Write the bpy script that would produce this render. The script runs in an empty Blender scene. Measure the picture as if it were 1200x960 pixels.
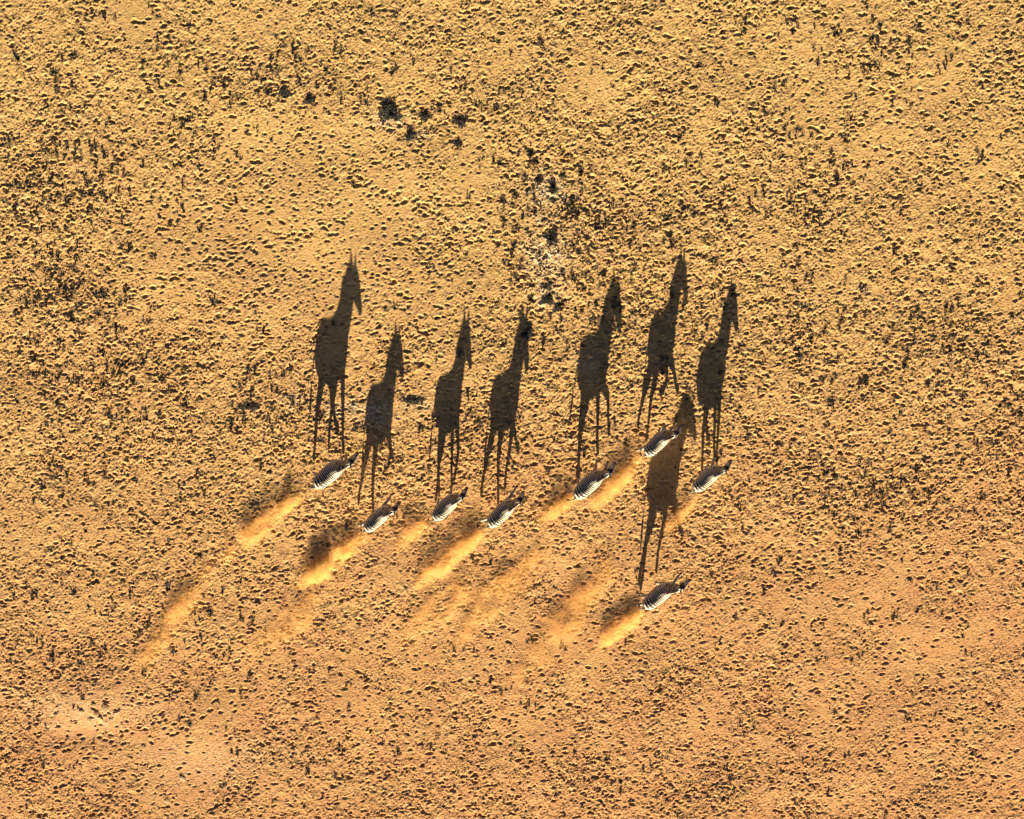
import bpy, bmesh, math, random
import numpy as np
from mathutils import Vector, Matrix

R = math.radians
rng = np.random.default_rng(11)
random.seed(11)
sc = bpy.context.scene
COL = sc.collection

# ------------------------------------------------------------------ camera, sky, sun, exposure
PPM = 29.0                      # photo pixels per metre on the ground
CAM_D = 140.0                   # metres from the camera to the middle of the frame
TILT = math.radians(25.0)       # it looks steeply down and a little towards the low sun
SUN_EL = 13.0
cam_d = bpy.data.cameras.new('camera')
cam = bpy.data.objects.new('camera', cam_d)
COL.objects.link(cam)
cam_d.sensor_width = 36.0
cam_d.lens = 36.0 * CAM_D / (1200 / PPM)
cam_d.clip_end = 3000
cam.location = (0, CAM_D * math.sin(TILT), CAM_D * math.cos(TILT))
cam.rotation_euler = (-TILT, 0, 0)
sc.camera = cam

world = bpy.data.worlds.new('World')
sc.world = world
world.use_nodes = True
wn = world.node_tree
bg = wn.nodes['Background']
sky = wn.nodes.new('ShaderNodeTexSky')
sky.sky_type = 'NISHITA'
sky.sun_disc = False
sky.sun_elevation = R(SUN_EL)
sky.sun_rotation = R(181.8)
sky.air_density = 0.10
sky.dust_density = 0.8
wn.links.new(sky.outputs[0], bg.inputs[0])
bg.inputs[1].default_value = 0.05

sun_d = bpy.data.lights.new('sun', 'SUN')
sun_d.energy = 5.0
sun_d.angle = R(0.5)
sun_d.color = (1.0, 0.82, 0.55)
sun = bpy.data.objects.new('sun', sun_d)
sun.rotation_euler = (R(90 - SUN_EL), 0, R(-1.8))
sun.location = (0, -60, 30)
COL.objects.link(sun)

sc.view_settings.view_transform = 'Standard'
sc.view_settings.look = 'None'
sc.view_settings.gamma = 1
sc.view_settings.use_curve_mapping = False
sc.view_settings.exposure = 2.25
sc.cycles.volume_bounces = 1
sc.cycles.volume_step_rate = 0.5
sc.cycles.max_bounces = 6
sc.cycles.diffuse_bounces = 2


SIN_T, COS_T = math.sin(TILT), math.cos(TILT)


def w(px, py, z=0.0):
    """photo pixel -> world point at height z"""
    u, v = (px - 600) / (PPM * CAM_D), (480 - py) / (PPM * CAM_D)
    d = Vector((u, v * COS_T - SIN_T, -v * SIN_T - COS_T))
    t = (z - CAM_D * COS_T) / d.z
    return Vector((d.x * t, CAM_D * SIN_T + d.y * t, z))


def proj(x, y, z=0.0):
    """world point (numbers or arrays) -> photo pixel"""
    dy, dz = y - CAM_D * SIN_T, z - CAM_D * COS_T
    dep = -dy * SIN_T - dz * COS_T
    f = PPM * CAM_D
    return 600 + f * x / dep, 480 - f * (dy * COS_T - dz * SIN_T) / dep


# ------------------------------------------------------------------ node helpers
def new_mat(name):
    m = bpy.data.materials.new(name)
    m.use_nodes = True
    nt = m.node_tree
    b = nt.nodes['Principled BSDF']
    return m, nt, b


def nd(nt, t, **kw):
    n = nt.nodes.new(t)
    for k, v in kw.items():
        setattr(n, k, v)
    return n


def math_n(nt, op, a, b=None, c=None, clamp=False):
    n = nt.nodes.new('ShaderNodeMath')
    n.operation = op
    n.use_clamp = clamp
    for i, v in enumerate((a, b, c)):
        if v is None:
            continue
        if isinstance(v, (int, float)):
            n.inputs[i].default_value = v
        else:
            nt.links.new(v, n.inputs[i])
    return n.outputs[0]


def noise_n(nt, vec, scale, detail=4, rough=0.55, dist=0.0):
    n = nt.nodes.new('ShaderNodeTexNoise')
    n.inputs['Scale'].default_value = scale
    n.inputs['Detail'].default_value = detail
    n.inputs['Roughness'].default_value = rough
    n.inputs['Distortion'].default_value = dist
    nt.links.new(vec, n.inputs['Vector'])
    return n.outputs['Fac']


def ramp_n(nt, fac, stops):
    n = nt.nodes.new('ShaderNodeValToRGB')
    e = n.color_ramp.elements
    while len(e) < len(stops):
        e.new(0.5)
    for i, (p, c) in enumerate(stops):
        e[i].position = p
        e[i].color = (*c, 1) if len(c) == 3 else c
    nt.links.new(fac, n.inputs[0])
    return n.outputs[0]


def mix_n(nt, fac, a, b, blend='MIX'):
    n = nt.nodes.new('ShaderNodeMix')
    n.data_type = 'RGBA'
    n.blend_type = blend
    for i, v in ((0, fac), (6, a), (7, b)):
        if isinstance(v, (int, float)):
            n.inputs[i].default_value = v
        elif isinstance(v, tuple):
            n.inputs[i].default_value = (*v, 1)
        else:
            nt.links.new(v, n.inputs[i])
    return n.outputs[2]


def tag(o, label=None, cat=None, group=None, kind=None):
    for k, v in (('label', label), ('category', cat), ('group', group), ('kind', kind)):
        if v:
            o[k] = v
    return o


# ------------------------------------------------------------------ materials
def mat_ground():
    m, nt, b = new_mat('trampled_sand')
    co = nd(nt, 'ShaderNodeTexCoord').outputs['Object']
    sep = nd(nt, 'ShaderNodeSeparateXYZ')
    nt.links.new(co, sep.inputs[0])
    big = noise_n(nt, co, 0.07, 4, 0.55)
    mid = noise_n(nt, co, 0.7, 5, 0.6)
    fine = noise_n(nt, co, 9.0, 4, 0.65)
    # two soils meet along an uneven line: yellow sand to the north, redder sand to the south
    t = math_n(nt, 'MULTIPLY_ADD', sep.outputs[1], -0.040, 0.48)
    t = math_n(nt, 'MULTIPLY_ADD', math_n(nt, 'SUBTRACT', big, 0.5), 1.2, t)
    soil = ramp_n(nt, t, [(0.0, (0.46, 0.302, 0.122)), (0.45, (0.46, 0.280, 0.118)), (1.0, (0.46, 0.240, 0.108))])
    c = mix_n(nt, ramp_n(nt, mid, [(0.35, (0, 0, 0)), (0.7, (1, 1, 1))]), soil, mix_n(nt, 0.5, soil, (0.51, 0.335, 0.150)))
    c = mix_n(nt, math_n(nt, 'MULTIPLY', ramp_n(nt, fine, [(0.30, (1, 1, 1)), (0.52, (0, 0, 0))]), 0.35), c, (0.27, 0.165, 0.085))
    # pale crust: vertex attribute holds where the calcrete comes to the surface
    at = nd(nt, 'ShaderNodeAttribute', attribute_name='crust')
    crust_noise = ramp_n(nt, noise_n(nt, co, 6.0, 4, 0.7), [(0.42, (0, 0, 0)), (0.58, (1, 1, 1))])
    c = mix_n(nt, math_n(nt, 'MULTIPLY', at.outputs['Fac'], crust_noise), c, (0.56, 0.47, 0.33))
    sa = nd(nt, 'ShaderNodeAttribute', attribute_name='scuff')       # freshly turned soil and settled dust
    c = mix_n(nt, math_n(nt, 'MULTIPLY', sa.outputs['Fac'], 0.75), c, (0.53, 0.325, 0.130))
    nt.links.new(c, b.inputs['Base Color'])
    b.inputs['Roughness'].default_value = 0.95
    b.inputs['Specular IOR Level'].default_value = 0.1
    bp = nd(nt, 'ShaderNodeBump')
    bp.inputs['Strength'].default_value = 1.0
    bp.inputs['Distance'].default_value = 0.012
    nt.links.new(noise_n(nt, co, 13.0, 5, 0.75), bp.inputs['Height'])
    nt.links.new(bp.outputs[0], b.inputs['Normal'])
    return m


def mat_simple(name, c1, c2, scale, rough=0.9):
    m, nt, b = new_mat(name)
    co = nd(nt, 'ShaderNodeTexCoord').outputs['Object']
    f = noise_n(nt, co, scale, 4, 0.6)
    nt.links.new(mix_n(nt, ramp_n(nt, f, [(0.35, (0, 0, 0)), (0.65, (1, 1, 1))]), c1, c2), b.inputs['Base Color'])
    b.inputs['Roughness'].default_value = rough
    b.inputs['Specular IOR Level'].default_value = 0.2
    return m


def mat_zebra():
    m, nt, b = new_mat('zebra_coat')
    ph = nd(nt, 'ShaderNodeAttribute', attribute_name='phase').outputs['Fac']
    du = nd(nt, 'ShaderNodeAttribute', attribute_name='duty').outputs['Fac']
    dk = nd(nt, 'ShaderNodeAttribute', attribute_name='dark').outputs['Fac']
    co = nd(nt, 'ShaderNodeTexCoord').outputs['Object']
    wob = math_n(nt, 'MULTIPLY_ADD', noise_n(nt, co, 5.0, 2), 0.7, -0.35)
    p = math_n(nt, 'ADD', ph, wob)
    s = math_n(nt, 'SINE', math_n(nt, 'MULTIPLY', p, 2 * math.pi))
    s = math_n(nt, 'MULTIPLY_ADD', s, 0.5, 0.5)
    # stripe is black where the wave lies under the duty value
    k = math_n(nt, 'MULTIPLY', math_n(nt, 'SUBTRACT', du, s), 6.0)
    k = math_n(nt, 'ADD', k, 0.5, clamp=True)
    k = math_n(nt, 'MAXIMUM', k, dk)
    white = mix_n(nt, noise_n(nt, co, 12, 3), (0.50, 0.44, 0.34), (0.60, 0.54, 0.43))
    c = mix_n(nt, k, white, (0.022, 0.018, 0.015))
    nt.links.new(c, b.inputs['Base Color'])
    b.inputs['Roughness'].default_value = 0.62
    b.inputs['Specular IOR Level'].default_value = 0.25
    return m


def mat_dust(name, dens, front_bias, dims, seed, thin=False):
    dens *= 1.6
    m = bpy.data.materials.new(name)
    m.use_nodes = True
    nt = m.node_tree
    nt.nodes.remove(nt.nodes['Principled BSDF'])
    out = nt.nodes['Material Output']
    pv = nd(nt, 'ShaderNodeVolumePrincipled')
    pv.inputs['Color'].default_value = (0.95, 0.60, 0.22, 1)
    pv.inputs['Anisotropy'].default_value = 0.25
    co = nd(nt, 'ShaderNodeTexCoord').outputs['Object']
    ln = nd(nt, 'ShaderNodeVectorMath', operation='LENGTH')
    nt.links.new(co, ln.inputs[0])
    r = ln.outputs['Value']
    fall = math_n(nt, 'SUBTRACT', 1.0, r, clamp=True)
    sep = nd(nt, 'ShaderNodeSeparateXYZ')
    nt.links.new(co, sep.inputs[0])
    fx = math_n(nt, 'MULTIPLY_ADD', sep.outputs[0], front_bias, 1.0 - front_bias * 0.5)
    fx = math_n(nt, 'MAXIMUM', fx, 0.05)
    mp = nd(nt, 'ShaderNodeMapping')
    mp.inputs['Scale'].default_value = (dims[0] * 0.8, dims[1] * 1.1, dims[2] * 1.1)
    mp.inputs['Location'].default_value = (seed * 3.7, seed * 1.3, 0)
    nt.links.new(co, mp.inputs['Vector'])
    puff = noise_n(nt, mp.outputs[0], 1.1, 3, 0.55, 0.6)          # billows
    curl = noise_n(nt, mp.outputs[0], 4.6, 7, 0.74, 1.0)          # ragged wisps inside them
    n = math_n(nt, 'ADD', math_n(nt, 'MULTIPLY', puff, 0.55), math_n(nt, 'MULTIPLY', curl, 0.55))
    n = math_n(nt, 'SUBTRACT', n, 0.455 if not thin else 0.45)
    # towards the hull the noise threshold rises, so the edge is ragged
    n = math_n(nt, 'SUBTRACT', n, math_n(nt, 'MULTIPLY', math_n(nt, 'SUBTRACT', 0.60, fall, clamp=True), 0.42))
    n = math_n(nt, 'MULTIPLY', n, 5.0, clamp=True)
    d = math_n(nt, 'MULTIPLY', math_n(nt, 'MULTIPLY', n, fx), dens)
    nt.links.new(d, pv.inputs['Density'])
    nt.links.new(pv.outputs[0], out.inputs['Volume'])
    return m


M_GROUND = mat_ground()
M_TUFT = mat_simple('dry_tuft', (0.045, 0.036, 0.024), (0.085, 0.066, 0.040), 7)
M_SHRUB = mat_simple('dark_shrub', (0.022, 0.022, 0.020), (0.050, 0.046, 0.038), 6)
M_STONE = mat_simple('sandy_stone', (0.36, 0.24, 0.12), (0.44, 0.30, 0.16), 8)
M_PALE = mat_simple('pale_stone', (0.44, 0.37, 0.26), (0.54, 0.47, 0.36), 9)
M_ZEBRA = mat_zebra()
M_HAIR = mat_simple('black_hair', (0.018, 0.015, 0.012), (0.05, 0.042, 0.034), 14, 0.7)
M_EYE = mat_simple('eye', (0.008, 0.006, 0.005), (0.012, 0.009, 0.007), 20, 0.15)

# ------------------------------------------------------------------ ground: one sheet, displaced in the trampled part
STEP = 0.038
NX, NY = 1200, 1060
X0, Y0 = -NX * STEP / 2, -NY * STEP / 2


def spectral(lo, hi, aniso=1.0):
    """band-limited noise: wavelengths lo..hi metres, unit variance"""
    f = np.fft.rfft2(rng.standard_normal((NY + 1, NX + 1)))
    ky = np.fft.fftfreq(NY + 1, STEP)[:, None]
    kx = np.fft.rfftfreq(NX + 1, STEP)[None, :]
    k = np.sqrt((kx * aniso) ** 2 + ky ** 2) + 1e-9
    lk = np.log(k)
    c0, c1 = math.log(1 / hi), math.log(1 / lo)
    mid, wd = (c0 + c1) / 2, (c1 - c0) / 2
    f *= np.exp(-((lk - mid) / wd) ** 2 * 1.2) / k
    a = np.fft.irfft2(f, s=(NY + 1, NX + 1))
    return a / a.std()


gx = X0 + np.arange(NX + 1) * STEP
gy = Y0 + np.arange(NY + 1) * STEP
GX, GY = np.meshgrid(gx, gy)
PX, PY = proj(GX, GY)          # photo coordinates of each vertex

# where the ground is more / less trampled, as the photograph shows it: (px, py, rx, ry, amount)
ROUGH = [(340, 265, 200, 110, -.34), (250, 290, 150, 75, -.60), (430, 270, 90, 90, -.55), (520, 190, 80, 50, -.30), (1000, 110, 120, 60, -.40),
         (920, 50, 60, 40, -.25), (110, 850, 110, 45, -.65), (230, 905, 110, 50, -.55), (470, 380, 60, 50, -.35),
         (1100, 730, 180, 120, -.45), (960, 700, 110, 70, -.30), (580, 770, 230, 110, -.38), (1080, 880, 170, 70, -.35),
         (340, 420, 60, 60, -.15), (60, 640, 100, 60, -.30), (330, 150, 90, 50, -.35), (200, 60, 250, 70, -.18),
         (700, 60, 300, 60, -.15), (1120, 180, 120, 90, -.30), (300, 800, 140, 60, -.2), (30, 900, 60, 60, .1),
         (70, 270, 110, 110, .35), (100, 430, 120, 60, .30), (720, 270, 130, 110, .35), (780, 430, 110, 90, .25),
         (1020, 585, 260, 40, .45), (1100, 450, 140, 70, .25), (450, 530, 170, 70, .25), (650, 520, 120, 60, .2),
         (280, 500, 120, 60, .25), (760, 900, 140, 50, .1), (550, 110, 90, 50, .15), (290, 110, 70, 20, .3)]
rough = np.full(GX.shape, 0.78)
for (cx, cy, rx, ry, a) in ROUGH:
    rough += a * .8 * np.exp(-(((PX - cx) / rx) ** 2 + ((PY - cy) / ry) ** 2))
rough += 0.16 * spectral(2.0, 7.0)
rough += 0.10 * spectral(0.7, 2.0)
# ground scuffed by the herd: each animal's run-up, (px, py) -> (px, py), half width in px, strength
TRACKS = [(365, 575, 130, 825, 13, .9), (428, 628, 300, 735, 13, .9), (505, 612, 380, 760, 14, .6), (570, 622, 400, 800, 16, .7), (672, 592, 470, 800, 18, .7),
          (755, 540, 560, 790, 18, .6), (812, 585, 590, 850, 18, .5), (752, 716, 600, 880, 14, .7), (300, 760, 180, 930, 22, .5), (480, 800, 380, 920, 24, .4)]
scuff = np.zeros_like(rough)
for (ax, ay, bx, by, hw, a) in TRACKS:
    dx, dy = bx - ax, by - ay
    L2 = dx * dx + dy * dy
    t = np.clip(((PX - ax) * dx + (PY - ay) * dy) / L2, 0, 1)
    dist = np.hypot(PX - ax - t * dx, PY - ay - t * dy)
    scuff = np.maximum(scuff, a * (1 - .6 * t) * np.exp(-(dist / (hw * (1 + .5 * t))) ** 2))
wisp = spectral(0.5, 1.6)
scuff *= np.clip(.75 + .45 * wisp, 0, 1.3)
rough -= .55 * scuff
rough = np.clip(rough, 0.06, 1.5)

h = 0.014 * spectral(3.0, 9.0)
h += 0.0060 * spectral(0.45, 1.2, 0.7) * rough
# clods: rounded lumps parted by creases, larger and smaller ones
c1 = np.abs(spectral(0.19, 0.42, 0.55)) ** 0.85
c2 = np.abs(spectral(0.10, 0.20, 0.55)) ** 0.9
h += 0.0110 * (c1 - c1.mean()) * (0.10 + 0.80 * rough)
h += 0.0225 * (c2 - c2.mean()) * (0.22 + 0.72 * rough)
h += 0.0068 * spectral(0.07, 0.13, 0.7) * (0.65 + 0.40 * rough)

# hoof-sized pits with a raised rim
def pit(x, y, rad, dep, asp, ang):
    n = int(rad * 1.9 * max(asp, 1) / STEP) + 1
    i, j = int(round((x - X0) / STEP)), int(round((y - Y0) / STEP))
    if i - n < 0 or j - n < 0 or i + n > NX or j + n > NY:
        return
    sl = (slice(j - n, j + n + 1), slice(i - n, i + n + 1))
    dx, dy = GX[sl] - x, GY[sl] - y
    ca, sa = math.cos(ang), math.sin(ang)
    u, v = (dx * ca + dy * sa) / (rad * asp), (-dx * sa + dy * ca) / rad
    r = np.sqrt(u * u + v * v)
    h[sl] += dep * (-np.exp(-r ** 4) + 0.22 * np.exp(-((r - 1.3) / 0.36) ** 2))


def rough_at(x, y):
    i, j = int((x - X0) / STEP), int((y - Y0) / STEP)
    if 0 <= i <= NX and 0 <= j <= NY:
        return rough[j, i]
    return 0


for _ in range(40000):
    x, y = random.uniform(X0, -X0), random.uniform(Y0, -Y0)
    q = rough_at(x, y)
    if random.random() > 0.20 + q * 0.62:
        continue
    big = random.random()
    rad = 0.032 + 0.040 * big ** 2.4
    pit(x, y, rad, random.uniform(0.020, 0.040) * (0.6 + big * 0.7), random.uniform(1.1, 2.4), random.gauss(0.1, 0.4))
# the smooth oval above the leftmost shadow is dimpled with shallow old prints
for _ in range(1050):
    a_ = random.uniform(0, 6.283)
    q = random.random() ** .5
    p = w(350 + 200 * q * math.cos(a_), 270 + 120 * q * math.sin(a_))
    pit(p.x, p.y, random.uniform(.036, .06), random.uniform(.012, .026), random.uniform(1.2, 2.0), random.gauss(.1, .35))
# single-file trails of old hoof prints over the smoother places
for (ax, ay, bx, by) in [(440, 265, 560, 330), (180, 330, 420, 250), (200, 280, 340, 330), (380, 200, 600, 290), (230, 240, 330, 245),
                         (960, 150, 1080, 190), (880, 140, 960, 190), (850, 640, 960, 690), (870, 700, 960, 660), (60, 880, 260, 830),
                         (1010, 90, 1060, 130), (440, 300, 520, 420), (200, 400, 330, 330), (420, 215, 520, 250), (930, 660, 1010, 640)]:
    a, b_ = w(ax, ay), w(bx, by)
    L = (b_ - a).length
    n = int(L / 0.30)
    for i in range(n):
        p = a.lerp(b_, (i + random.uniform(-.3, .3)) / n)
        s = 0.12 if i % 2 else -0.12
        pit(p.x + random.gauss(0, .06), p.y + s + random.gauss(0, .06), random.uniform(.06, .085), random.uniform(.026, .042), random.uniform(1.2, 1.7), random.gauss(.1, .3))
# the low bank and blown-out hollow at bottom left
bank = np.exp(-(((PX - 108) / 62) ** 2 + ((PY - 812) / 30) ** 2))
h += 0.05 * bank
hol = np.exp(-(((PX - 98) / 50) ** 2 + ((PY - 862) / 16) ** 2))
h -= 0.05 * hol

edge = np.minimum.reduce([GX - X0, -X0 - GX, GY - Y0, -Y0 - GY])
h *= np.clip(edge / 0.8, 0, 1)

# crust attribute
crust = np.zeros_like(h)
CRUST = [(640, 225, 22, 16, .9), (636, 255, 14, 10, .5), (640, 300, 22, 24, 1.0), (640, 345, 16, 14, .8), (455, 140, 20, 9, .8), (492, 160, 14, 6, .5),
         (410, 480, 36, 10, .5), (440, 482, 24, 16, .6), (345, 470, 18, 10, .35), (98, 838, 30, 12, .45), (105, 832, 75, 26, .35), (235, 888, 85, 30, .30), (690, 425, 20, 12, .3), (1010, 340, 10, 6, .3), (490, 475, 20, 8, .4)]
for (cx, cy, rx, ry, a) in CRUST:
    crust = np.maximum(crust, a * np.exp(-(((PX - cx) / rx) ** 2 + ((PY - cy) / ry) ** 2)))

ext = np.array([1.0, 3.0, 7.0, 15.0, 32.0, 70.0, 150.0, 320.0, 640.0])
fx = np.concatenate([(X0 - ext)[::-1], gx, (-X0 + ext)])
fy = np.concatenate([(Y0 - ext)[::-1], gy, (-Y0 + ext)])
FX, FY = np.meshgrid(fx, fy)
ne = len(ext)
FZ = np.pad(h, ne)
FC = np.pad(crust, ne)
ny, nx = FX.shape
verts = np.stack([FX, FY, FZ], -1).reshape(-1, 3).astype(np.float32)
idx = np.arange(ny * nx).reshape(ny, nx)
quads = np.stack([idx[:-1, :-1], idx[:-1, 1:], idx[1:, 1:], idx[1:, :-1]], -1).reshape(-1).astype(np.int32)
gm = bpy.data.meshes.new('ground')
gm.vertices.add(len(verts))
gm.vertices.foreach_set('co', verts.ravel())
nq = len(quads) // 4
gm.loops.add(len(quads))
gm.loops.foreach_set('vertex_index', quads)
gm.polygons.add(nq)
gm.polygons.foreach_set('loop_start', np.arange(nq, dtype=np.int32) * 4)
gm.update(calc_edges=True)
gm.polygons.foreach_set('use_smooth', np.ones(nq, dtype=bool))
at = gm.attributes.new('crust', 'FLOAT', 'POINT')
at.data.foreach_set('value', FC.ravel().astype(np.float32))
at = gm.attributes.new('scuff', 'FLOAT', 'POINT')
at.data.foreach_set('value', np.pad(np.clip(scuff, 0, 1), ne).ravel().astype(np.float32))
gm.materials.append(M_GROUND)
ground = bpy.data.objects.new('ground', gm)
COL.objects.link(ground)
tag(ground, 'trampled yellow sandy plain pitted with hoof prints', 'ground', kind='structure')


def hz(x, y):
    i, j = int((x - X0) / STEP), int((y - Y0) / STEP)
    if 0 <= i <= NX and 0 <= j <= NY:
        return float(h[j, i])
    return 0.0


# ------------------------------------------------------------------ zebras
def loft(bm, secs, n=14):
    """secs: (centre, radius across, radius in plane, lateral vector); closed tube"""
    rings = []
    m = len(secs)
    for i, (c, ra, rb, lat) in enumerate(secs):
        c = Vector(c)
        a = Vector(secs[max(i - 1, 0)][0])
        b = Vector(secs[min(i + 1, m - 1)][0])
        t = (b - a).normalized()
        lat = (lat - t * lat.dot(t)).normalized()
        nrm = t.cross(lat).normalized()
        rings.append([bm.verts.new(c + lat * (ra * math.cos(2 * math.pi * k / n)) + nrm * (rb * math.sin(2 * math.pi * k / n))) for k in range(n)])
    for i in range(m - 1):
        for k in range(n):
            k2 = (k + 1) % n
            bm.faces.new((rings[i][k], rings[i][k2], rings[i + 1][k2], rings[i + 1][k]))
    bm.faces.new(rings[0][::-1])
    bm.faces.new(rings[-1])


LAT = Vector((0, 1, 0))
FORE = {'reach': (54, 46, 62), 'high': (62, 18, 30), 'stand': (6, 0, 22), 'push': (-34, -40, -14), 'fold': (30, -68, -105), 'lift': (22, -30, -50), 'soft': (14, 6, 30)}
HIND = {'under': (58, 14, 40, 60), 'stand': (24, -24, 0, 22), 'back': (-12, -54, -48, -24), 'fold': (42, -46, -14, -62), 'swing': (36, -24, 10, 10), 'trail': (12, -40, -16, -30)}


def leg_points(kind, pose, y, xs, zs):
    if kind == 'fore':
        pts = [Vector((xs, y * .75, zs)), Vector((xs - .05, y, zs - .26))]
        lens, angs = (.37, .27, .13), FORE[pose]
    else:
        pts = [Vector((xs, y * .8, zs))]
        lens, angs = (.33, .38, .31, .13), HIND[pose]
    for L, a in zip(lens, angs):
        p = pts[-1]
        pts.append(p + Vector((math.sin(R(a)) * L, 0, -math.cos(R(a)) * L)))
    return pts


def dense(pts, rad, sub=3):
    """resample a joint chain with its radii so that the joints stay round"""
    out = []
    for i in range(len(pts) - 1):
        for k in range(sub):
            t = k / sub
            out.append((pts[i].lerp(pts[i + 1], t), rad[i][0] * (1 - t) + rad[i + 1][0] * t, rad[i][1] * (1 - t) + rad[i + 1][1] * t))
    out.append((pts[-1], *rad[-1]))
    return out


def rot_about(p, piv, ay, az):
    q = p - piv
    q = Matrix.Rotation(-ay, 3, 'Y') @ q
    q = Matrix.Rotation(az, 3, 'Z') @ q
    return piv + q


def make_zebra(label, px, py, head, scale, legs, neck=0, yaw=0, nod=0, airborne=0.0, tail=0):
    bm = bmesh.new()
    torso = [(-.81, 1.10, .055, .05), (-.76, 1.08, .17, .14), (-.66, 1.07, .235, .205), (-.52, 1.055, .27, .25), (-.36, 1.03, .285, .265),
             (-.15, .985, .295, .285), (.08, .965, .30, .292), (.28, .985, .305, .268), (.44, 1.02, .295, .225), (.56, 1.05, .24, .18), (.64, 1.07, .15, .12), (.68, 1.08, .05, .045)]
    torso = [(x, z - .03 * min(1, rz / .2), rz * 1.11, ry) for x, z, rz, ry in torso]
    loft(bm, [(Vector((x, 0, z)), ry * 1.15, rz, LAT) for x, z, rz, ry in torso], 20)
    piv = Vector((.46, 0, 1.12))
    neck_s = [(.34, 1.05, .28, .20), (.50, 1.13, .28, .175), (.64, 1.25, .270, .142), (.77, 1.38, .230, .118), (.88, 1.505, .178, .104), (.95, 1.575, .10, .082)]
    nk = [(rot_about(Vector((x, 0, z)), piv, R(neck) * min(1, max(0, (i - .5) / 2)), R(yaw) * min(1, max(0, (i - .5) / 3))), ry, rz) for i, (x, z, rz, ry) in enumerate(neck_s)]
    loft(bm, [(c, ry, rz, LAT) for c, ry, rz in nk], 16)
    head_s = [(.915, 1.59, .06, .06), (.965, 1.565, .115, .098), (1.05, 1.49, .160, .112), (1.14, 1.41, .148, .100), (1.24, 1.33, .108, .080), (1.32, 1.26, .084, .070), (1.375, 1.21, .072, .066), (1.40, 1.185, .035, .035)]
    poll0 = Vector((.93, 0, 1.565))

    def hp(v):
        v = rot_about(v, poll0, R(nod), R(yaw) * .5)
        return rot_about(v, piv, R(neck), R(yaw))
    hlat = (hp(Vector((1, 1, 1.5))) - hp(Vector((1, 0, 1.5)))).normalized()
    hd = [(hp(Vector((x, 0, z))), ry, rz) for x, z, rz, ry in [(a, b_, c * 1.04, d * 1.2) for a, b_, c, d in head_s]]
    loft(bm, [(c, ry, rz, hlat) for c, ry, rz in hd], 14)
    ears = []
    for s in (-1, 1):
        e = [(hp(Vector((.955, s * .06, 1.60))), .040, .030), (hp(Vector((.94, s * .095, 1.66))), .060, .028), (hp(Vector((.93, s * .130, 1.73))), .058, .024),
             (hp(Vector((.925, s * .140, 1.765))), .034, .018), (hp(Vector((.922, s * .148, 1.80))), .008, .008)]
        ears.append(e)
        loft(bm, [(c, a, b_, hlat) for c, a, b_ in e], 8)
    frad = [(.10, .14), (.084, .110), (.064, .068), (.048, .052), (.056, .060)]
    hrad = [(.12, .20), (.105, .150), (.066, .080), (.049, .055), (.056, .062)]
    limbs = []
    for i, (kind, y) in enumerate((('fore', .135), ('fore', -.135), ('hind', .145), ('hind', -.145))):
        pts = leg_points(kind, legs[i], y, .44 if kind == 'fore' else -.50, .99 if kind == 'fore' else 1.05)
        rad = frad if kind == 'fore' else hrad
        ds = dense(pts, rad)
        # hoof: flares a little at the ground
        d = (pts[-1] - pts[-2]).normalized()
        ds.append((pts[-1] + d * .035, .047, .055))
        ds.append((pts[-1] + d * .055, .040, .046))
        limbs.append(ds)
        loft(bm, [(c, a, b_, LAT) for c, a, b_ in ds], 10)
    ta = R(tail)
    tl = [(Vector((-.76, 0, 1.16)), .045, .045)]
    for L, a in ((.12, 60), (.14, 35), (.16, 18), (.12, 10)):
        p = tl[-1][0]
        aa = R(a) + ta
        r_ = .034 - .004 * len(tl)
        tl.append((p + Vector((-math.sin(aa) * L, 0, -math.cos(aa) * L)), r_, r_))
    loft(bm, [(c, a, b_, LAT) for c, a, b_ in tl], 8)

    me = bpy.data.meshes.new('zebra_raw')
    bm.to_mesh(me)
    bm.free()
    tmp = bpy.data.objects.new('zebra_raw', me)
    COL.objects.link(tmp)
    rm = tmp.modifiers.new('r', 'REMESH')
    rm.mode = 'VOXEL'
    rm.voxel_size = 0.021
    sm = tmp.modifiers.new('s', 'SMOOTH')
    sm.factor = 0.5
    sm.iterations = 3
    dg = bpy.context.evaluated_depsgraph_get()
    body_me = bpy.data.meshes.new_from_object(tmp.evaluated_get(dg))
    bpy.data.objects.remove(tmp)
    bpy.data.meshes.remove(me)
    body_me.name = 'zebra_body'
    n = len(body_me.vertices)
    V = np.empty(n * 3, np.float32)
    body_me.vertices.foreach_get('co', V)
    V = V.reshape(-1, 3)
    body_me.polygons.foreach_set('use_smooth', np.ones(len(body_me.polygons), dtype=bool))

    # ---- coat: which limb a vertex belongs to and how far along it
    def chain(ds):
        P = np.array([list(c) for c, a, b_ in ds])
        rr = np.array([max(a, b_) for c, a, b_ in ds])
        best = np.full(n, 1e9)
        par = np.zeros(n)
        s = 0.0
        for i in range(len(P) - 1):
            d = P[i + 1] - P[i]
            L = np.linalg.norm(d)
            t = np.clip(((V - P[i]) @ d) / (L * L + 1e-12), 0, 1)
            q = P[i] + t[:, None] * d
            dist = np.linalg.norm(V - q, axis=1) / (rr[i] * (1 - t) + rr[i + 1] * t)
            b_ = dist < best
            best[b_] = dist[b_]
            par[b_] = (s + t * L)[b_]
            s += L
        return best, par, s
    X, Y, Z = V[:, 0], V[:, 1], V[:, 2]
    # torso field: upright stripes, fanning round the flank over the haunch
    T = 0.074
    pvx, pvz = -.30, .66
    ang = np.arctan2(-(X - pvx), np.maximum(Z - pvz, 1e-3) + 0 * X)
    ang = np.where(Z < pvz, np.where(X < pvx, math.pi / 2, -math.pi / 2), ang)
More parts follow.
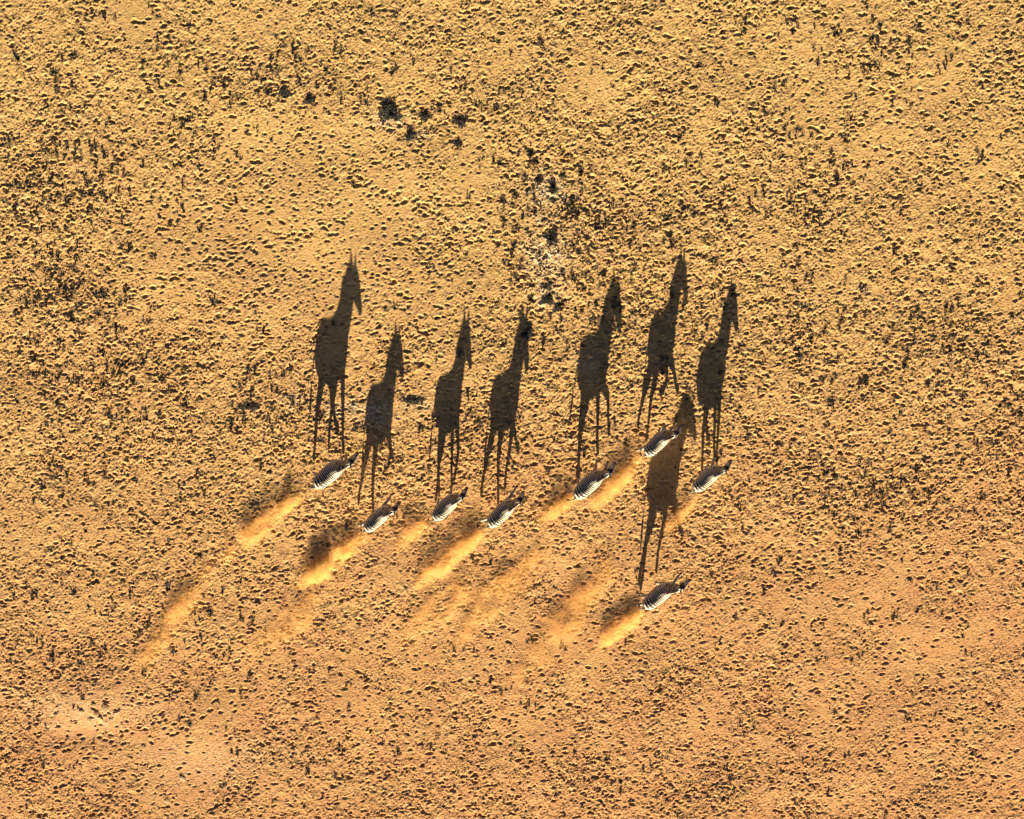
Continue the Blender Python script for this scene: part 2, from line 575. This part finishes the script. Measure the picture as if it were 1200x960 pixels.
    phase = np.where(X > pvx, X / T, pvx / T - ang * 4.6)
    zt = np.interp(X, [t[0] for t in torso], [t[1] for t in torso])
    rt = np.interp(X, [t[0] for t in torso], [t[2] for t in torso])
    u = np.clip((Z - zt) / np.maximum(rt, .05), -1, 1)
    duty = np.interp(u, [-1, -.72, -.45, 0, .45, .75, .92, 1], [-.2, -.1, .12, .22, .40, .54, .64, .70])
    dark = np.zeros(n)
    dark[(np.abs(Y) < .022) & (u > .8)] = 1.0
    torso_d = np.full(n, 1e9)
    for i in range(len(torso) - 1):
        pass
    tb, _, _ = chain([(Vector((x, 0, z)), ry * 1.15, ry) for x, z, rz, ry in torso])
    owner = tb * .92
    nb, npar, nl = chain([(c, a, b_) for c, a, b_ in nk])
    s = (nb < owner) & (npar > .12)
    phase[s] = .5 / T + npar[s] / .062
    duty[s] = .72
    owner = np.minimum(owner, np.where(s, nb, 1e9))
    hb, hpar, hl = chain(hd)
    s = hb < owner
    phase[s] = 3.3 + hpar[s] / .05
    duty[s] = .28
    dark[s & (hpar > hl - .10)] = 1.0
    owner = np.minimum(owner, hb)
    for e in ears:
        b_, par, L = chain(e)
        s = (b_ < owner) & (par > .03)
        duty[s] = -.3
        phase[s] = 0
        dark[s] = 0
        dark[s & (par > L * .72)] = 1
        dark[s & (par < L * .38) & (par > L * .2)] = 1
        owner = np.minimum(owner, np.where(s, b_, 1e9))
    for ds in limbs:
        b_, par, L = chain(ds)
        s = (b_ < owner * .9) & (Z < .80)
        phase[s] = par[s] / .075 + .3
        duty[s] = .52
        dark[s] = 0
        dark[s & (par > L - .085)] = 1
        owner = np.minimum(owner, np.where(s, b_, 1e9))
    b_, par, L = chain(tl)
    s = (b_ < owner) & (par > .06)
    phase[s] = par[s] / .05
    duty[s] = .8
    for nm, arr in (('phase', phase), ('duty', duty), ('dark', dark)):
        a_ = body_me.attributes.new(nm, 'FLOAT', 'POINT')
        a_.data.foreach_set('value', arr.astype(np.float32))
    body_me.materials.clear()
    body_me.materials.append(M_ZEBRA)

    zmin = float(Z.min())
    pos = w(px, py, 1.12 * scale)
    head += 1          # the view foreshortens the ground
    root = bpy.data.objects.new('zebra', None)
    root.empty_display_size = .3
    COL.objects.link(root)
    off = Vector((math.cos(R(head)), math.sin(R(head)), 0)) * (-.22 * scale)   # photo centre lies ahead of the trunk's middle
    root.location = (pos.x + off.x, pos.y + off.y, hz(pos.x, pos.y) - .01 + airborne)
    root.rotation_euler = (0, 0, R(head))
    root.scale = (scale,) * 3
    tag(root, label, 'zebra', 'herd of galloping zebras')

    def part(name, me_, mat=None, parent=root):
        o = bpy.data.objects.new(name, me_)
        COL.objects.link(o)
        o.parent = parent
        if mat:
            me_.materials.append(mat)
        return o
    body = part('body', body_me)
    body.location.z = -zmin
    # mane: an upright brush along the crest of the neck
    bm = bmesh.new()
    crest = []
    for i in range(1, len(nk)):
        c, ry, rz = nk[i]
        a = nk[max(i - 1, 0)][0]
        b2 = nk[min(i + 1, len(nk) - 1)][0]
        t = (b2 - a).normalized()
        up = Vector((-t.z, 0, t.x)) if abs(yaw) < 1 else (t.cross(hlat) * -1).normalized()
        if up.z < 0:
            up = -up
        crest.append((c + up * (rz - .02), up))
    prev = None
    for i, (c, up) in enumerate(crest):
        hgt = .055 if i == 0 else .105 + .012 * math.sin(i * 2.1)
        ring = [bm.verts.new(c + hlat * .022), bm.verts.new(c + up * hgt + hlat * .012), bm.verts.new(c + up * hgt - hlat * .012), bm.verts.new(c - hlat * .022)]
        if prev:
            for k in range(4):
                bm.faces.new((prev[k], prev[(k + 1) % 4], ring[(k + 1) % 4], ring[k]))
        else:
            bm.faces.new(ring[::-1])
        prev = ring
    bm.faces.new(prev)
    mm = bpy.data.meshes.new('zebra_mane')
    bm.to_mesh(mm)
    bm.free()
    nv = len(mm.vertices)
    for nm, vals in (('phase', [.5 / T + i // 4 * .17 / .062 for i in range(nv)]), ('duty', [.62] * nv), ('dark', [0.0] * nv)):
        a_ = mm.attributes.new(nm, 'FLOAT', 'POINT')
        a_.data.foreach_set('value', np.array(vals, np.float32))
    o = part('mane', mm, M_ZEBRA)
    o.location.z = -zmin
    # tail tuft
    bm = bmesh.new()
    p = tl[-1][0]
    d = (tl[-1][0] - tl[-2][0]).normalized()
    loft(bm, [(p - d * .05, .020, .020, LAT), (p + d * .05, .036, .040, LAT), (p + d * .16, .034, .040, LAT), (p + d * .26, .016, .02, LAT), (p + d * .30, .004, .004, LAT)], 8)
    mm = bpy.data.meshes.new('zebra_tail_tuft')
    bm.to_mesh(mm)
    bm.free()
    o = part('tail_tuft', mm, M_HAIR)
    o.location.z = -zmin
    for s_ in (-1, 1):
        bm = bmesh.new()
        bmesh.ops.create_uvsphere(bm, u_segments=8, v_segments=6, radius=.024)
        mm = bpy.data.meshes.new('zebra_eye')
        bm.to_mesh(mm)
        bm.free()
        o = part('eye', mm, M_EYE)
        o.location = hp(Vector((1.075, s_ * .094, 1.515))) + Vector((0, 0, -zmin))
    return root


# label, photo px, py, heading, scale, (fore L, fore R, hind L, hind R), neck, yaw, nod, airborne, tail
ZEBRAS = [
    ('galloping zebra at the far left of the herd with the longest dust trail', 392, 551, 40, 1.07, ('push', 'stand', 'trail', 'under'), -6, 0, 2, .02, 8),
    ('galloping zebra second from left, lower than its two neighbours', 447, 604, 44, .94, ('reach', 'fold', 'back', 'stand'), 2, -4, -12, .03, 5),
    ('galloping zebra third from left, just right of the low second one', 527, 590, 46, .95, ('stand', 'lift', 'swing', 'trail'), 0, 0, -10, .02, 10),
    ('galloping zebra fourth from left at the middle of the herd', 593, 597, 45, 1.0, ('reach', 'push', 'back', 'swing'), -4, 4, -12, .05, 10),
    ('large galloping zebra fifth from left with dust billowing under its right flank', 696, 563, 44, 1.04, ('soft', 'high', 'stand', 'trail'), -5, 0, -4, .02, 18),
    ('galloping zebra nearest the top of the herd, beside the long body shadow of the rearmost', 776, 515, 45, .93, ('fold', 'reach', 'back', 'trail'), 4, -5, -12, .06, 5),
    ('galloping zebra at the far right of the herd', 834, 557, 43, .95, ('soft', 'stand', 'under', 'swing'), 3, 0, -8, .01, 10),
    ('rearmost zebra galloping alone at the bottom of the herd', 778, 694, 40, 1.05, ('push', 'reach', 'trail', 'back'), 0, -8, 0, .02, 0),
]
for z in ZEBRAS:
    make_zebra(*z)

# ------------------------------------------------------------------ plants
def tuft_mesh(seed, blades, hgt, spread, wid):
    r = random.Random(seed)
    bm = bmesh.new()
    for _ in range(blades):
        a = r.uniform(0, 2 * math.pi)
        q = r.random() ** .7 * spread
        base = Vector((math.cos(a) * q * .5, math.sin(a) * q * .5, -.01))
        b2 = a + r.gauss(0, .5)
        L = hgt * r.uniform(.45, 1)
        tip = base + Vector((math.cos(b2) * q, math.sin(b2) * q, L))
        sd = Vector((math.cos(a + r.uniform(.6, 2.5)), math.sin(a + r.uniform(.6, 2.5)), 0)) * wid * r.uniform(.6, 1.3)
        mid = base.lerp(tip, .55) + Vector((0, 0, L * .12))
        v = [bm.verts.new(base - sd), bm.verts.new(base + sd), bm.verts.new(mid + sd * .8), bm.verts.new(mid - sd * .8), bm.verts.new(tip)]
        bm.faces.new((v[0], v[1], v[2], v[3]))
        bm.faces.new((v[3], v[2], v[4]))
    me = bpy.data.meshes.new('tuft')
    bm.to_mesh(me)
    bm.free()
    return me


TUFTS = [tuft_mesh(i, 22, 1.0, .62 + .1 * (i % 3), .17) for i in range(6)]
for t in TUFTS:
    t.materials.append(M_TUFT)

# how thickly plants grow, as the photograph shows it
PLANT = [(60, 220, 120, 90, 2.0), (70, 320, 70, 60, 3.0), (110, 430, 90, 50, 2.2), (230, 130, 110, 40, 1.0), (330, 100, 50, 20, 2.0), (640, 230, 60, 60, 2.0),
         (660, 330, 60, 60, 2.2), (760, 300, 90, 70, .9), (940, 210, 80, 80, .9), (1050, 380, 120, 60, 1.3), (1160, 450, 60, 60, 1.3), (1030, 570, 160, 40, 1.6),
         (880, 480, 60, 60, .9), (250, 480, 90, 50, 1.2), (300, 470, 40, 16, 2.0), (70, 540, 90, 60, .8), (780, 910, 120, 50, .4), (520, 850, 150, 90, .15),
         (60, 765, 40, 25, .6), (230, 750, 80, 60, 1.0), (340, 920, 80, 40, .3), (560, 120, 100, 30, 1.0), (500, 520, 160, 50, .7), (1060, 60, 130, 50, .5), (30, 940, 60, 40, 1.0)]


def plant_density(x, y):
    px, py = proj(x, y)
    d = .16
    for (cx, cy, rx, ry, a) in PLANT:
        d += a * math.exp(-(((px - cx) / rx) ** 2 + ((py - cy) / ry) ** 2))
    for (cx, cy, rx, ry, a) in ((250, 290, 150, 75, .9), (430, 270, 90, 90, .9)):
        d *= 1 - a * math.exp(-(((px - cx) / rx) ** 2 + ((py - cy) / ry) ** 2))
    return d


spots = []
while len(spots) < 3300:
    pt = w(random.uniform(4, 1196), random.uniform(4, 956))
    x, y = pt.x, pt.y
    if random.random() * 2.6 < plant_density(x, y):
        q = random.random()
        spots.append((x, y, .020 + .030 * random.random() + .035 * q ** 7))
        if random.random() < .5:          # plants seed in little families
            for _ in range(random.randint(1, 3)):
                spots.append((x + random.gauss(0, .18), y + random.gauss(0, .14), .02 + .042 * random.random()))
# plants that can be picked out in the photograph (px, py of the foot, shadow length in px)
KNOWN = [(1074, 716, 14), (95, 187, 10), (78, 172, 9), (138, 203, 9), (73, 150, 7), (70, 170, 9), (60, 300, 12), (66, 318, 14), (82, 300, 9), (121, 415, 16), (136, 425, 14),
         (75, 148, 6), (250, 130, 8), (133, 440, 13), (240, 485, 10), (252, 488, 8), (285, 480, 8), (235, 555, 8), (163, 608, 10), (100, 622, 9), (20, 470, 11), (40, 440, 8),
         (668, 243, 12), (672, 288, 16), (678, 296, 14), (622, 350, 18), (618, 320, 9), (650, 262, 8), (662, 325, 9), (682, 320, 10), (585, 192, 15), (626, 192, 12),
         (690, 308, 10), (690, 358, 10), (675, 372, 9), (845, 400, 9), (1068, 440, 10), (1124, 432, 12), (1013, 370, 8), (1123, 358, 10), (1056, 445, 12), (1016, 365, 9),
         (1146, 420, 10), (1030, 600, 12), (987, 622, 8), (1134, 735, 8), (1005, 768, 9), (270, 750, 9), (276, 748, 9), (235, 745, 7), (108, 755, 11), (62, 765, 9), (44, 750, 10),
         (36, 745, 9), (60, 785, 8), (13, 795, 9), (218, 800, 9), (246, 802, 8), (172, 810, 7), (282, 812, 9), (378, 935, 9), (392, 948, 10), (338, 918, 8), (505, 920, 8),
         (555, 795, 8), (610, 825, 9), (735, 300, 8), (912, 42, 6), (950, 38, 6), (840, 140, 7), (965, 30, 7), (1100, 260, 8), (943, 245, 10), (919, 151, 11), (938, 152, 10),
         (1065, 62, 9), (1137, 75, 8), (1046, 60, 7), (978, 190, 8), (980, 85, 6), (1120, 870, 8), (860, 925, 9), (915, 905, 9), (770, 935, 10), (1020, 815, 9)]
ind = [(w(a, b_).x, w(a, b_).y, L / PPM * math.tan(R(SUN_EL)) * .62) for a, b_, L in KNOWN]
spots.sort(key=lambda s: -s[2])
need = 300 - len(ind)
ind += spots[:need]
rest = spots[need:]
MARKS = [(392, 551, 'the leftmost zebra'), (447, 604, 'the second zebra from left'), (527, 590, 'the third zebra from left'), (593, 597, 'the fourth zebra from left'),
         (696, 563, 'the fifth zebra from left'), (776, 515, 'the topmost zebra'), (836, 557, 'the rightmost zebra'), (778, 694, 'the rearmost zebra'),
         (390, 420, 'the leftmost body shadow'), (452, 480, 'the second body shadow from left'), (525, 480, 'the third body shadow from left'), (592, 480, 'the fourth body shadow from left'),
         (695, 440, 'the fifth body shadow from left'), (773, 410, 'the sixth body shadow from left'), (835, 440, 'the rightmost body shadow'), (777, 560, 'the lowest body shadow'),
         (456, 131, 'the largest dark shrub'), (640, 300, 'the pale crust strip'), (280, 290, 'the smooth sand at left'), (105, 835, 'the low pale bank'), (280, 640, 'the longest dust trail'),
         (1000, 110, 'the smooth ground at upper right'), (1100, 730, 'the smooth ground at lower right'), (580, 770, 'the faint dust below the herd'),
         (0, 0, 'the top left corner'), (1200, 0, 'the top right corner'), (0, 960, 'the bottom left corner'), (1200, 960, 'the bottom right corner'),
         (0, 250, 'the upper left edge'), (0, 480, 'the left edge at mid height'), (0, 700, 'the lower left edge'), (1200, 250, 'the upper right edge'), (1200, 480, 'the right edge at mid height'), (1200, 700, 'the lower right edge'),
         (300, 0, 'the top edge at left'), (600, 0, 'the top edge at centre'), (900, 0, 'the top edge at right'), (300, 960, 'the bottom edge at left'), (600, 960, 'the bottom edge at centre'), (900, 960, 'the bottom edge at right')]


def plant_label(px, py, hh):
    d, mx, my, nm = min((math.hypot(px - a, py - b_), a, b_, n_) for a, b_, n_ in MARKS)
    size = 'tall' if hh > .085 else ('small' if hh > .062 else 'tiny')
    dx, dy = px - mx, my - py
    if abs(dx) > 2.2 * abs(dy):
        way = 'right of' if dx > 0 else 'left of'
    elif abs(dy) > 2.2 * abs(dx):
        way = 'above' if dy > 0 else 'below'
    else:
        way = ('above and ' if dy > 0 else 'below and ') + ('right of' if dx > 0 else 'left of')
    near = 'close ' if d < 45 else ('well ' if d > 110 else '')
    return f'{size} dark dry plant {near}{way} {nm}', f'dry plants {near}{way} {nm}'


for i, (x, y, hh) in enumerate(ind):
    o = bpy.data.objects.new('dry_plant', TUFTS[i % 6])
    COL.objects.link(o)
    wd = .03 + hh * random.uniform(1.6, 2.4)
    o.location = (x, y, hz(x, y))
    o.scale = (wd, wd, hh)
    o.rotation_euler = (0, 0, random.uniform(0, 6.28))
    lab, grp = plant_label(*proj(x, y), hh)
    tag(o, lab, 'plant', grp)
# the rest of the plants: one mass
tv = []
tf = []
base = 0
small = []
for s in range(5):
    me = tuft_mesh(50 + s, 11, 1.0, .65, .22)
    small.append(([v.co.copy() for v in me.vertices], [tuple(p.vertices) for p in me.polygons]))
    bpy.data.meshes.remove(me)
for i, (x, y, hh) in enumerate(rest):
    vs, fs = small[i % 5]
    a = random.uniform(0, 6.28)
    ca, sa = math.cos(a), math.sin(a)
    wd = .02 + hh * random.uniform(1.6, 2.8)
    z0 = hz(x, y)
    tv += [(x + (c.x * ca - c.y * sa) * wd, y + (c.x * sa + c.y * ca) * wd, z0 + c.z * hh) for c in vs]
    tf += [tuple(k + base for k in f) for f in fs]
    base += len(vs)
me = bpy.data.meshes.new('dry_grass')
me.from_pydata(tv, [], tf)
me.materials.append(M_TUFT)
o = bpy.data.objects.new('dry_grass', me)
COL.objects.link(o)
tag(o, 'countless tiny dry grass tufts dotted all over the plain', 'grass', kind='stuff')


def shrub_mesh(seed, n=420):
    r = random.Random(seed)
    bm = bmesh.new()
    for k in range(9):                       # woody stems
        a = k / 9 * 6.28 + r.uniform(-.3, .3)
        q = r.uniform(.3, .8)
        tip = Vector((math.cos(a) * q, math.sin(a) * q, r.uniform(.4, .9)))
        sd = Vector((-math.sin(a), math.cos(a), 0)) * .03
        v = [bm.verts.new(-sd), bm.verts.new(sd), bm.verts.new(tip)]
        bm.faces.new(v)
    for _ in range(n):                       # leaf clumps
        a = r.uniform(0, 6.28)
        q = math.sqrt(r.random()) * (.75 + .3 * math.sin(a * 3 + seed))
        c = Vector((math.cos(a) * q, math.sin(a) * q, r.uniform(.1, 1) * (1.05 - .65 * q * q)))
        d1 = Vector((r.gauss(0, 1), r.gauss(0, 1), r.gauss(0, .7))).normalized() * r.uniform(.09, .20)
        d2 = Vector((r.gauss(0, 1), r.gauss(0, 1), r.gauss(0, .7))).normalized() * r.uniform(.06, .14)
        v = [bm.verts.new(c - d1), bm.verts.new(c + d2), bm.verts.new(c + d1), bm.verts.new(c - d2)]
        bm.faces.new(v)
    me = bpy.data.meshes.new('shrub')
    bm.to_mesh(me)
    bm.free()
    me.materials.append(M_SHRUB)
    return me


SHRUBS = [
    (456, 131, .42, .13, 'largest dark blue-black shrub above the smooth sand, pale crust at its foot'),
    (498, 137, .24, .11, 'dark shrub just right of the largest one'),
    (481, 160, .22, .10, 'dark rounded shrub below the largest one'),
    (537, 169, .20, .08, 'dark shrub right of and below the largest one'),
    (362, 118, .20, .08, 'dark shrub left of the largest one, at the end of a dark clump'),
    (332, 108, .26, .08, 'wide dark shrub clump at upper left of the smooth sand'),
    (540, 143, .26, .07, 'broken dark shrub clump to the right of the pair by the largest shrub'),
    (648, 222, .18, .16, 'dark shrub at the top of the pale crust strip'),
    (632, 212, .18, .08, 'low dark shrub left of the top of the pale crust strip'),
    (646, 282, .22, .12, 'dark shrub at the middle of the pale crust strip'),
    (636, 310, .16, .06, 'low dark shrub among the palest crust stones'),
    (641, 335, .22, .06, 'spiky dark shrub under the palest crust stones'),
    (642, 352, .24, .09, 'dark shrub at the bottom end of the pale crust strip'),
    (652, 362, .20, .06, 'dark shrub right beside the bottom end of the pale crust strip'),
    (618, 392, .24, .09, 'dark shrub left of the fourth head shadow'),
    (292, 477, .30, .05, 'flat dark shrub left of the first leg shadows'),
    (484, 470, .30, .05, 'flat dark shrub between the second and third body shadows'),
]
for i, (a, b_, r_, hh, lab) in enumerate(SHRUBS):
    o = bpy.data.objects.new('dark_shrub', shrub_mesh(i + 3))
    COL.objects.link(o)
    p = w(a, b_)
    o.location = (p.x, p.y, hz(p.x, p.y) - .01)
    flat = hh <= .05
    o.scale = (r_ * 2.0, r_ * .45, .04) if flat else (r_ * 1.3, r_ * 1.05, hh * .85)
    o.rotation_euler = (0, 0, random.uniform(-.1, .15) if flat else random.uniform(0, 6))
    tag(o, lab, 'shrub', 'dark shrubs on the plain')


# ------------------------------------------------------------------ stones
def stone_mesh(seed):
    r = random.Random(seed)
    bm = bmesh.new()
    bmesh.ops.create_icosphere(bm, subdivisions=1, radius=1)
    for v in bm.verts:
        v.co *= r.uniform(.72, 1.18)
        v.co.z *= .62
    me = bpy.data.meshes.new('stone')
    bm.to_mesh(me)
    bm.free()
    return me


ST = [stone_mesh(i) for i in range(5)]
for s in ST:
    s.materials.append(M_STONE)
STONES = [(113, 836, .20), (124, 829, .22), (104, 842, .18), (136, 835, .20), (118, 843, .17), (96, 834, .15), (130, 842, .16), (110, 826, .15),
          (122, 848, .14), (64, 850, .15), (168, 876, .15), (214, 912, .17), (121, 918, .17), (263, 922, .15), (196, 940, .14), (80, 858, .11), (271, 904, .12),
          (1049, 118, .13), (1032, 86, .12), (930, 28, .13), (925, 58, .12), (1046, 91, .10), (1026, 92, .10)]
for i, (a, b_, r_) in enumerate(STONES):
    o = bpy.data.objects.new('sand_stone', ST[i % 5])
    COL.objects.link(o)
    p = w(a, b_)
    o.location = (p.x, p.y, hz(p.x, p.y) + r_ * .1)
    o.scale = (r_ * random.uniform(.8, 1.15), r_ * random.uniform(.6, .9), r_ * .24)
    o.rotation_euler = (random.uniform(-.15, .15), random.uniform(-.15, .15), random.uniform(0, 6))
    if i < 10:
        tag(o, 'sand-coloured stone on the low pale bank at lower left', 'stone', 'stones on the low pale bank')
    elif i < 17:
        tag(o, 'lone sand-coloured stone on the smooth ground at lower left', 'stone', 'stones on the smooth ground at lower left')
    else:
        tag(o, 'lone sand-coloured stone on the smooth ground at upper right', 'stone', 'stones on the smooth ground at upper right')
# pale gravel on the crust
sv = [v.co.copy() for v in ST[0].vertices]
sf = [tuple(p.vertices) for p in ST[0].polygons]
gv, gf, base = [], [], 0
for (cx, cy, rx, ry, a_) in [c for c in CRUST if c[0] not in (98, 105, 235)]:
    for _ in range(int(rx * ry * a_ * .16)):
        p = w(random.gauss(cx, rx * .55), random.gauss(cy, ry * .55))
        r_ = random.uniform(.018, .055)
        z0 = hz(p.x, p.y)
        t = random.uniform(0, 6.28)
        ca, sa = math.cos(t), math.sin(t)
        gv += [(p.x + (c.x * ca - c.y * sa * .7) * r_, p.y + (c.x * sa + c.y * ca * .7) * r_, z0 + c.z * r_) for c in sv]
        gf += [tuple(k + base for k in f) for f in sf]
        base += len(sv)
me = bpy.data.meshes.new('pale_gravel')
me.from_pydata(gv, [], gf)
me.materials.append(M_PALE)
o = bpy.data.objects.new('pale_gravel', me)
COL.objects.link(o)
tag(o, 'pale gravel scattered over the crusted strips of the plain', 'gravel', kind='stuff')


# ------------------------------------------------------------------ dust kicked up by the hooves
def dust(label, p0, p1, wid, hgt, dens, bias, seed, thin=False, kind=None, group=None):
    """a low cloud from p0 (at the hooves) back to p1"""
    a, b_ = w(*p0, .2), w(*p1, .2)
    a.z = b_.z = 0
    c = (a + b_) / 2
    L = (a - b_).length / 2
    bm = bmesh.new()
    bmesh.ops.create_icosphere(bm, subdivisions=4, radius=1)
    me = bpy.data.meshes.new('dust_cloud')
    bm.to_mesh(me)
    bm.free()
    me.materials.append(mat_dust('dust', dens, bias, (L, wid, hgt), seed, thin))
    o = bpy.data.objects.new('dust_cloud', me)
    COL.objects.link(o)
    o.location = (c.x, c.y, hgt * .25)
    o.rotation_euler = (0, 0, math.atan2(a.y - b_.y, a.x - b_.x))
    o.scale = (L, wid, hgt)
    tag(o, label, 'dust', group, kind)
    return o


DG = 'dust clouds behind the zebras'
dust('long orange dust trail behind the leftmost zebra', (381, 557), (225, 685), 0.69, .50, 3.30, .8, 1, group=DG)
dust('thin pale far end of the dust trail behind the leftmost zebra', (279, 632), (125, 830), 0.76, .35, 1.36, .6, 2, True, group=DG)
dust('dense golden dust streak behind the second zebra from left', (449, 610), (325, 712), 0.63, .52, 3.96, .1, 3, group=DG)
dust('short golden dust streak behind the third zebra from left', (524, 595), (440, 665), 0.50, .40, 2.38, .5, 4, group=DG)
dust('golden dust streak behind the fourth zebra from left', (594, 604), (462, 710), 0.62, .48, 2.90, .4, 5, group=DG)
dust('golden dust puff behind the tail of the fifth zebra from left', (689, 572), (620, 622), 0.52, .36, 2.77, .4, 6, group=DG)
dust('golden dust streak along the right flank of the fifth zebra from left', (773, 522), (662, 625), 0.66, .45, 3.04, .3, 7, group=DG)
dust('small orange dust streak behind the rightmost zebra', (831, 567), (768, 640), 0.47, .36, 2.38, .4, 8, group=DG)
dust('golden dust streak behind the rearmost zebra', (777, 698), (676, 778), 0.55, .42, 3.30, .2, 9, group=DG)
dust('faint dust streak hanging below the fourth zebra from left', (599, 632), (430, 800), 1.03, .35, 1.10, .5, 10, True, group=DG)
dust('faint dust streak hanging below the fifth zebra from left', (674, 607), (490, 800), 1.10, .35, 1.10, .5, 11, True, group=DG)
dust('faint dust streak hanging left of the rearmost zebra', (754, 622), (570, 850), 1.24, .35, 1.10, .4, 12, True, group=DG)
dust('faint dust streak hanging below the second zebra from left', (409, 672), (270, 790), 0.97, .35, 1.02, .4, 13, True, group=DG)
